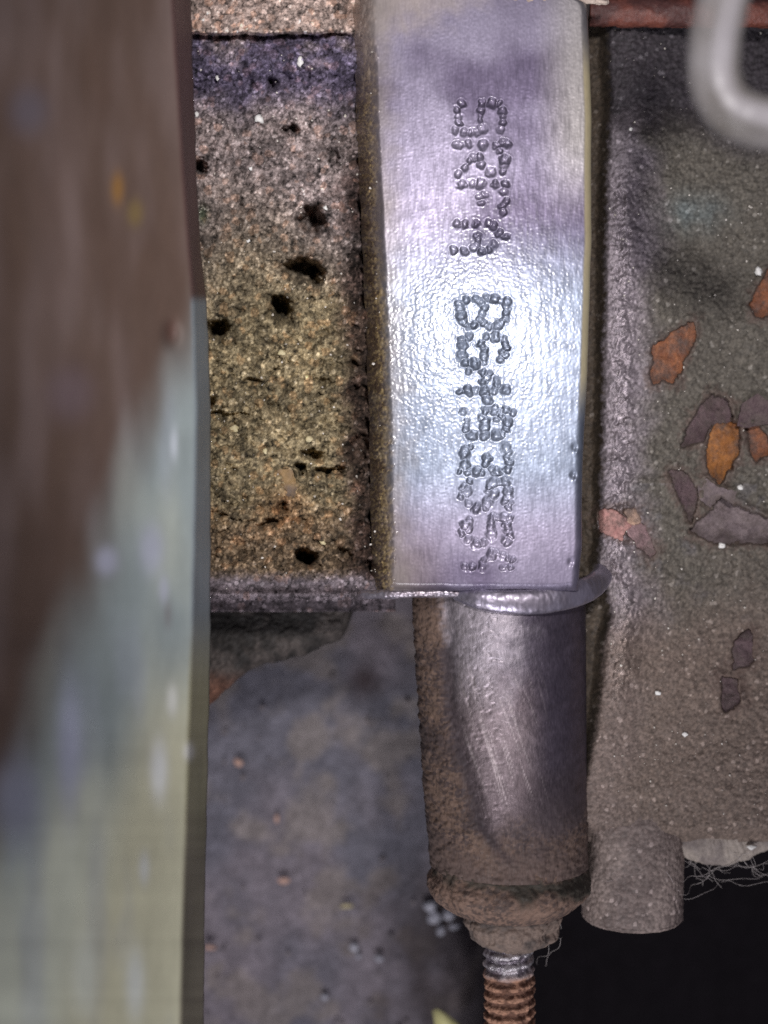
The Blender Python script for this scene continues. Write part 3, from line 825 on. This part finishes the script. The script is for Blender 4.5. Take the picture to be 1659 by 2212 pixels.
def flake_mat(name, a, b, scale=7):
    m = simple(name, a, b, 0.7, scale, bs=0.8, bd=0.03, spec=0.4)
    t = m.node_tree; p = t.nodes['Principled BSDF']
    old = p.inputs['Base Color'].links[0].from_socket
    dirt = ramp(t, noise_tex(t, 3.2, 8, 0.7), [(0.42, 0.0), (0.62, 0.85)])
    mx = t.nodes.new('ShaderNodeMix'); mx.data_type = 'RGBA'
    t.links.new(dirt, mx.inputs[0]); t.links.new(old, mx.inputs[6]); mx.inputs[7].default_value = (0.11, 0.085, 0.075, 1)
    t.links.new(mul(t, mx.outputs[2], ramp(t, noise_tex(t, 25, 6, 0.7), [(0.3, 0.6), (0.7, 1.3)])), p.inputs['Base Color'])
    return m
MF = {'orange': flake_mat('orange_primer', (0.20, 0.07, 0.035), (0.36, 0.145, 0.065), 9),
      'amber': flake_mat('amber_primer', (0.20, 0.07, 0.02), (0.46, 0.19, 0.05), 6),
      'grey': flake_mat('grey_scale', (0.15, 0.115, 0.12), (0.25, 0.20, 0.20), 5),
      'plum': flake_mat('plum_scale', (0.085, 0.055, 0.06), (0.15, 0.10, 0.105)),
      'pink': flake_mat('pink_scale', (0.42, 0.20, 0.18), (0.55, 0.32, 0.28)),
      'peach': flake_mat('peach_scale', (0.50, 0.32, 0.22), (0.62, 0.42, 0.32)),
      'rose': flake_mat('rose_scale', (0.25, 0.16, 0.165), (0.34, 0.22, 0.22)),
      'rust': flake_mat('rust_scale', (0.20, 0.07, 0.035), (0.33, 0.12, 0.05)),
      'dun': flake_mat('dun_leaf', (0.27, 0.17, 0.07), (0.38, 0.25, 0.12))}

def flake(poly, mat, label, lift=0.02, tilt=(0, 0), th=0.02, group='peeling flakes on the casting', curl=0.03):
    rn = random.Random(int(poly[0][0] + poly[0][1]))
    pts = []
    for i in range(len(poly)):
        a, b = poly[i], poly[(i + 1) % len(poly)]
        L = math.hypot(b[0] - a[0], b[1] - a[1]); n = max(1, int(L / 7))
        for k in range(n):
            t = k / n; j = 0.0 if k == 0 else 1.8
            pts.append((a[0] + (b[0] - a[0]) * t + rn.uniform(-j, j), a[1] + (b[1] - a[1]) * t + rn.uniform(-j, j)))
    cx = sum(p[0] for p in pts) / len(pts); cy = sum(p[1] for p in pts) / len(pts)
    zb = surf(cx, cy) + lift
    rings = [1.0, 0.78, 0.5, 0.22]
    V = []; F = []; n = len(pts)
    def zt(x, y, s):
        return zb + tilt[0] * (x - cx) / 100 + tilt[1] * (y - cy) / 100 + curl * s * s + 0.012 * mnoise.noise(Vector((x / 18, y / 18, 3)))
    def top(s): return [PV(cx + (x - cx) * s, cy + (y - cy) * s, zt(cx + (x - cx) * s, cy + (y - cy) * s, s)) for x, y in pts]
    for s in rings: V += top(s)
    V.append(PV(cx, cy, zt(cx, cy, 0)))
    V += [v - Vector((0, 0, th)) for v in V[:n]]
    for r in range(3):
        for i in range(n):
            j = (i + 1) % n
            F.append((r * n + i, (r + 1) * n + i, (r + 1) * n + j, r * n + j))
    c = 4 * n; lo = 4 * n + 1
    for i in range(n):
        j = (i + 1) % n
        F.append((3 * n + i, c, 3 * n + j)); F.append((i, j, lo + j, lo + i))
    F.append(tuple(lo + i for i in range(n)))
    base = tuple(PV(cx, cy, zb))
    me = rawmesh('paint_flake', V, F, mat, None, False, base)
    bm = bmesh.new(); bm.from_mesh(me.data); bmesh.ops.recalc_face_normals(bm, faces=bm.faces); bm.to_mesh(me.data); bm.free()
    return tag(me, label, 'flake', group)

def patch(poly, dep, key, label):
    # floor of a broken away place: a thin sheet of the layer below, following the wall
    xs = np.arange(min(p[0] for p in poly) - 16, max(p[0] for p in poly) + 16, 3.0)
    ys = np.arange(min(p[1] for p in poly) - 16, max(p[1] for p in poly) + 16, 3.0)
    PX, PY = np.meshgrid(xs, ys)
    wx = 11 * fbm(PX, PY, 26, 4, 200, .65); wy = 11 * fbm(PX, PY, 26, 4, 201, .65)
    q = poly_sd(PX + wx, PY + wy, poly)
    z = wallZ(PX, PY, False) - dep + 0.055 + 0.02 * fbm(PX, PY, 14, 3, 202) + 0.05 * fbm(PX, PY, 60, 2, 203) - 0.3 * sm(7, 13, q)
    X, Y, Z = P(PX, PY, z)
    o = gridmesh('bare_patch', X, Y, Z, MF[key], eng, loc=BASE)
    tag(o, label)
for a in SCALE: patch(*a)

flake([(1800, 1040), (1812, 985), (1850, 960), (1890, 990), (1890, 1035), (1850, 1040), (1822, 1044)], MF['plum'], 'dark plum flake at the right edge, lying beside the small orange patch', 0.03)
flake([(1700, 1170), (1726, 1168), (1750, 1188), (1800, 1200), (1790, 1232), (1760, 1212), (1735, 1240), (1710, 1222)], MF['grey'], 'crumpled grey brown flake between the amber oval patch and the large grey patch', 0.03)
flake([(681, 1145), (714, 1147), (725, 1185), (718, 1221), (703, 1217), (671, 1167)], MF['dun'], 'tan leaf scrap stuck in the dried mud panel', 0.05, (0.02, 0), 0.012, 'peeling flakes on the casting')

# ================================================================== POST AT THE LEFT
def post():
    R = curve([(-120, 458), (0, 463), (400, 476), (600, 488), (720, 501), (900, 509), (1000, 511), (1600, 511), (2100, 500), (2620, 492)])
    I = curve([(-120, 412), (0, 421), (400, 446), (700, 470), (1000, 479), (1500, 470), (2000, 455), (2620, 438)])
    base = tuple(PV(200, 1250, -6.6))
    ys = np.arange(-160, 2700, 7.0)[:, None]
    wob = 2.6 * fbm(ys, ys * 0, 60, 4, 160)
    cols = []
    # profile: underside, right side strip, soft corner, then the broad face rising to the left
    side = np.linspace(0, 1, 16)[None, :]; face = np.linspace(0, 1, 110)[None, 1:]
    r, i = R(ys) + wob, I(ys) + 0.5 * wob
    PXs = r + (i - r) * side; Zs = 0.7 + 1.5 * side + 0 * ys
    fx = i - (i + 420) * face; Zf = 2.2 + 0.10 * np.sin(face * 1.5) + 4.9 * face ** 1.1 + 0 * ys
    PX = np.concatenate([PXs, fx], 1); Z = np.concatenate([Zs, Zf], 1); PY = ys + 0 * PX
    fm = np.concatenate([side * 0, face * 0 + 1], 1) + 0 * PX
    Z = Z + 0.02 * fbm(PX, PY, 160, 2, 161)
    # shallow chip out of the corner
    Z = Z - 0.12 * np.exp(-(((PX - 418) / 20) ** 2 + ((PY - 815) / 32) ** 2) ** 1.5)
    n = fbm(PX * 1.6, PY * 0.5, 260, 3, 163); n2 = fbm(PX * 2.2, PY * 0.6, 50, 4, 164)
    n2 = 0.7 * fbm(PX * 2.2, PY * 0.5, 150, 2, 164)
    brown = mixc((0.088, 0.055, 0.040), (0.14, 0.10, 0.088), sm(-.4, .7, n2 + 0.5 * n))
    pale = mixc((0.235, 0.275, 0.27), (0.50, 0.525, 0.42), sm(-.5, .9, n + sm(1500, 2300, PY) * 1.3 - .4))
    pale = mixc(pale, (0.50, 0.465, 0.29), 0.6 * sm(1500, 1900, PY) * sm(230, 380, PX + .25 * (PY - 1900)) )
    pale = mixc(pale, (0.30, 0.33, 0.38), 0.35 * sm(.05, .5, n2 + .1 - .0002 * (PX)) * (1 - sm(400, 450, PX)))
    # brown above a slanting line, pale below it
    b = 1780 - (PX - 60) * 2.4 + (PX > 330) * 0 - 130 * n2 - 150 * n
    t = sm(-230, 230, PY - b)
    col = mixc(brown, pale, t)
    sidem = 1 - fm
    sc_ = mixc((0.085, 0.042, 0.038), (0.24, 0.28, 0.30), sm(715, 745, PY))
    sc_ = mixc(sc_, (0.42, 0.40, 0.25), sm(1480, 1700, PY + 60 * n2)); sc_ = mixc(sc_, (0.34, 0.31, 0.22), sm(1880, 2120, PY + 80 * n2))
    sc_ = sc_ * (1 + 0.5 * n2)[..., None]
    col = mixc(col, sc_, sidem)
    for (x, y, a, h, c) in [(287, 460, 16, 40, (0.22, 0.11, 0.025)), (330, 520, 20, 34, (0.16, 0.11, 0.04)), (418, 810, 16, 30, (0.08, 0.04, 0.03)), (388, 1880, 22, 75, (0.66, 0.68, 0.66)), (420, 1710, 14, 40, (0.60, 0.61, 0.56)),
                            (462, 1835, 14, 22, (0.70, 0.70, 0.66)), (352, 2120, 13, 40, (0.60, 0.62, 0.58)), (370, 1340, 30, 60, (0.36, 0.38, 0.45)), (260, 1370, 28, 36, (0.33, 0.34, 0.42)), (400, 1440, 12, 36, (0.38, 0.40, 0.46)), (425, 1085, 8, 40, (0.48, 0.52, 0.56)),
                            (170, 1830, 32, 160, (0.34, 0.36, 0.46)), (40, 1950, 60, 100, (0.22, 0.23, 0.29)), (170, 960, 60, 70, (0.12, 0.085, 0.09)), (70, 270, 50, 60, (0.10, 0.085, 0.10)), (205, 2380, 30, 100, (0.60, 0.63, 0.53)), (330, 2400, 24, 90, (0.58, 0.61, 0.56)), (410, 1500, 10, 34, (.2, .2, .2))]:
        q = ((PX - x) / a) ** 2 + ((PY - y + 0) / h) ** 2
        col = mixc(col, c, 0.85 * np.exp(-q ** 1.4))
    rough = 0.62 - 0.1 * t
    X, Y, Zw = P(PX, PY, Z)
    # back: close the post into a solid bar
    X = np.concatenate([X[:, :1] - 0.25, X[:, :1] - .02, X, X[:, -1:], X[:, :1] - 0.25], 1)
    Y = np.concatenate([Y[:, :1], Y[:, :1], Y, Y[:, -1:], Y[:, :1]], 1)
    zb = Zw[:, :1]
    Zw = np.concatenate([zb - 0.5, zb - .25, Zw, Zw[:, -1:] * 0 - 0.2, zb - 0.5], 1)
    col = np.concatenate([col[:, :1], col[:, :1], col, col[:, -1:], col[:, :1]], 1)
    rough = np.concatenate([rough[:, :1], rough[:, :1], rough, rough[:, -1:], rough[:, :1]], 1)
    o = gridmesh('metal_post', X[:, ::-1], Y[:, ::-1], Zw[:, ::-1], M_post, None, col[:, ::-1], np.stack([rough, 0 * rough], -1)[:, ::-1], base)
    tag(o, 'blurred upright post in the foreground at left, brown above and pale below', 'post')
post()

# ================================================================== HOSE AT THE TOP RIGHT
def hose():
    m, t, b = nt('milky_plastic')
    n = noise_tex(t, 1.6, 4, 0.5)
    t.links.new(ramp(t, n, [(0.3, (0.17, 0.155, 0.14)), (0.7, (0.34, 0.325, 0.33))]), b.inputs['Base Color'])
    b.inputs['Roughness'].default_value = 0.4
    b.inputs['Alpha'].default_value = 0.55
    bump(t, [(noise_tex(t, 12, 4, 0.5), 0.1, 0.02)], b)
    pts = [(1830, -260, 4.9), (1800, -120, 4.7), (1764, 0, 4.5), (1744, 110, 4.3), (1746, 200, 4.2), (1776, 262, 4.2), (1830, 292, 4.2), (1900, 307, 4.3), (2010, 320, 4.5)]
    a = math.radians
    o = sweep('plastic_hose', pts, 0.235, 0.235, m, ((0.5, 0.5, 0.5), (0.5, 0.5, 0.5)), 0.3, 0, 170, 0.006, 90, 32, None, tuple(PV(1762, 0, 2.9)))
    tag(o, 'milky white plastic hose bending out of the frame at the top right', 'hose')
    m2 = simple('highlight_white', (0.42, 0.40, 0.45), (0.56, 0.54, 0.60), 0.5, 2)
    pts2 = [(x + 20 * math.cos(k) , y - 20 * math.sin(k), z) for (x, y, z), k in zip(pts, (0, 0, 0, .1, .4, .9, 1.3, 1.5, 1.5))]
    c = sweep('highlight_tube', pts2, 0.10, 0.10, m2, ((0.5, 0.5, 0.5), (0.5, 0.5, 0.5)), 0.3, 0, 171, 0.004, 90, 24, o, tuple(PV(1762, 0, 2.9)))  # pale inner tube added to stand in for the hose's highlight
hose()

# ================================================================== GROUND
def ground():
    xs = np.concatenate([np.linspace(-60, -3, 40), np.arange(-3, 14, 0.07), np.linspace(14, 70, 40)])
    ys = np.concatenate([np.linspace(60, 0, 30), np.arange(0, -17, -0.07), np.linspace(-17, -80, 40)])
    X, Y = np.meshgrid(xs, ys); U, V = X * 100, -Y * 100
    z = -6.6 + 0.10 * fbm(U, V, 160, 4, 180) + 0.03 * fbm(U, V, 20, 3, 181)
    c1, i1 = crumbs(U, V, 26, 182)
    edge = X - 6.15 + 0.4 * fbm(U, V, 120, 3, 183)
    pit = sm(-0.3, 1.6, edge)  # invented hollow that stands in for ground lying in deep shade
    z = z - 7.5 * pit + 0.015 * c1
    n = fbm(U, V, 220, 4, 184); n2 = fbm(U, V, 60, 4, 185)
    col = mixc((0.25, 0.22, 0.245), (0.165, 0.16, 0.19), sm(-.3, .35, n))
    col = mixc(col, (0.33, 0.28, 0.24), .5 * sm(0, .4, n2 + .2 * n))
    col = mixc(col, (0.06, 0.04, 0.04), 0.85 * np.exp(-(((X - 4.35) / .3) ** 2 + ((Y + 9.15) / .32) ** 2)))
    dark_blotch = sm(-1.2, .4, X - 5.2 - 0.25 * (-13 - Y) * 0 + 1.2 * n2) * sm(-11.6, -13.2, Y)
    col = mixc(col, (0.07, 0.055, 0.055), 0.8 * dark_blotch)  # darker blotch low on the ground, towards the right
    col = mixc(col, (0.012, 0.009, 0.012), pit)  # near-black colour paints the deep shade into the hollow
    col = col * (0.85 + 0.3 * i1)[..., None]
    rm = np.stack([np.full(X.shape, .9), np.zeros(X.shape)], -1)
    o = gridmesh('ground', X, Y, z, M_ground, None, col, rm)
    tag(o, kind='structure')
ground()

def on_ground(px, py, dz=0.0): return PV(px, py, -6.5 + dz)
rnd = random.Random(5)
V = []; F = []
for i in range(90):
    px, py = rnd.uniform(480, 1240), rnd.uniform(1500, 2560)
    r = rnd.uniform(0.015, 0.05)
    vs, fs = grain_geo(r, rnd, 1); c = on_ground(px, py, 0.02)
    k = len(V); V += [v + c for v in vs]; F += [[i_ + k for i_ in f] for f in fs]
o = rawmesh('ground_gravel', V, F, simple('gravel', (0.10, 0.09, 0.10), (0.30, 0.26, 0.26), 0.8, 3), None, False)
tag(o, 'loose fine gravel strewn over the blurred ground', 'gravel', None, 'stuff')
G = 'pale debris on the ground'
M_peb = simple('white_pebble', (0.22, 0.22, 0.26), (0.62, 0.62, 0.68), 0.5, 5)
M_pinkp = simple('pink_pebble', (0.45, 0.28, 0.22), (0.6, 0.40, 0.33), 0.7, 5)
for px, py, rx, ry, m, lb in [
    (1048, 2212, 20, 22, M_peb, 'topmost white pebble peeping out left of the boss end'),
    (1062, 2240, 16, 18, M_peb, 'white pebble in the middle of the cluster below the boss end'),
    (1092, 2232, 20, 14, M_peb, 'white pebble against the sleeve in the cluster below the boss end'),
    (1076, 2272, 12, 12, M_peb, 'lowest white pebble of the cluster below the boss end'),
    (1108, 2262, 14, 10, M_peb, 'small pebble at the right of the cluster, next to the sleeve'),
    (864, 2312, 12, 11, M_peb, 'upper of the two close white pebbles left of the stud'),
    (875, 2334, 10, 9, M_peb, 'lower of the two close white pebbles left of the stud'),
    (927, 2340, 11, 9, M_peb, 'single white pebble right of the close pair'),
    (794, 2435, 10, 9, M_peb, 'white pebble nearest the bottom of the open ground'),
    (583, 1862, 14, 13, M_pinkp, 'pink pebble high on the open ground near the post'),
    (676, 1999, 8, 12, M_pinkp, 'slender tan pebble in the middle of the open ground'),
    (694, 2150, 16, 9, M_pinkp, 'dull pink pebble in the lower part of the open ground'),
    (848, 2212, 18, 9, M_buff, 'tan pebble half way between the post and the boss end'),
    (512, 2312, 24, 8, M_pinkp, 'pink splinter lying against the post near the bottom')]:
    stone(px, py, rx * 1.15, ry * 1.15, m, lb, G, 'pebble', -6.45)

# leaf on the ground at the bottom
def leaf():
    base = PV(1085, 2500, -4.8)
    m = simple('yellow_leaf', (0.55, 0.52, 0.22), (0.74, 0.70, 0.36), 0.55, 3)
    out = [(1056, 2468), (1068, 2464), (1092, 2478), (1120, 2500), (1150, 2535), (1140, 2560), (1100, 2550), (1062, 2505)]
    n = len(out); V = [PV(x, y, -4.8 + 0.1 * math.sin(i)) for i, (x, y) in enumerate(out)] + [PV(1095, 2512, -4.62)]
    V += [v - Vector((0, 0, 0.02)) for v in V]
    F = [(i, n, (i + 1) % n) for i in range(n)] + [(n + 1 + i, n + 1 + (i + 1) % n, n + 1 + n) for i in range(n)]
    F += [(i, (i + 1) % n, n + 1 + (i + 1) % n, n + 1 + i) for i in range(n)]
    o = rawmesh('fallen_leaf', V, F, m, None, True, tuple(base))
    bm = bmesh.new(); bm.from_mesh(o.data); bmesh.ops.recalc_face_normals(bm, faces=bm.faces); bm.to_mesh(o.data); bm.free()
    tag(o, 'pale yellow leaf tip poking in at the bottom edge left of the stud', 'leaf')
leaf()

# ================================================================== COBWEB AND STRAWS
def strands(name, lines, rad, mat, label, cat, kind=None, sag=0.05, base=None):
    V = []; F = []; rn = random.Random(8)
    for (a, b) in lines:
        A, B = PV(*a), PV(*b); n = 14; prev = None
        ph = rn.random() * 6
        for i in range(n + 1):
            t = i / n
            c = A.lerp(B, t) + Vector((0.05 * math.sin(ph + 5 * t) * math.sin(math.pi * t), -sag * math.sin(math.pi * t) + 0.02 * math.sin(ph * 2 + 11 * t), 0.04 * math.sin(ph + 7 * t)))
            k = len(V)
            d = (B - A).normalized(); s = d.cross(Vector((0, 0, 1))).normalized(); u = s.cross(d)
            for q in range(4):
                an = q * math.pi / 2
                V.append(c + (s * math.cos(an) + u * math.sin(an)) * rad)
            if prev is not None:
                for q in range(4): F.append((prev + q, prev + (q + 1) % 4, k + (q + 1) % 4, k + q))
            prev = k
    o = rawmesh(name, V, F, mat, None, True)
    tag(o, label, cat, None, kind)
M_web = simple('web_silk', (0.40, 0.36, 0.35), (0.60, 0.55, 0.52), 0.6, 8)
hub = (1745, 2120, -1.5)
L = [((1640, 2150, -1.3), hub), (hub, (1830, 2080, -1.3)), ((1650, 2185, -1.3), (1725, 2140, -1.5)), ((1725, 2140, -1.5), (1880, 2135, -1.6)),
     ((1680, 2105, -1.4), hub), (hub, (1880, 2100, -1.4)), ((1790, 2085, -1.3), (1850, 2120, -1.5)), ((1850, 2120, -1.5), (1890, 2090, -1.3)), ((1660, 2200, -1.4), (1760, 2150, -1.6)),
     ((1760, 2150, -1.6), (1885, 2150, -1.6)), ((1700, 2095, -1.4), (1715, 2160, -1.5)), ((1480, 2150, -1.0), (1640, 2160, -1.1)), ((1700, 2140, -1.5), (1810, 2090, -1.4)), ((1740, 2110, -1.4), (1700, 2150, -1.6)),
     ((1625, 2130, -1.0), (1660, 2170, -1.2)), ((1368, 2290, -1.2), (1330, 2360, -1.8)), ((1340, 2300, -1.2), (1310, 2350, -1.6)), ((1366, 2250, -1.1), (1372, 2290, -1.2))]
rw = random.Random(4)
for _i in range(14):
    x0 = rw.uniform(1650, 1850); y0 = rw.uniform(2075, 2110)
    L.append(((x0, y0, -1.5), (x0 + rw.uniform(-60, 90), y0 + rw.uniform(20, 75), -1.6)))
strands('cobweb', L, 0.0026, M_web, 'torn dusty cobweb hanging under the lower edge of the casting wall', 'cobweb', 'stuff')
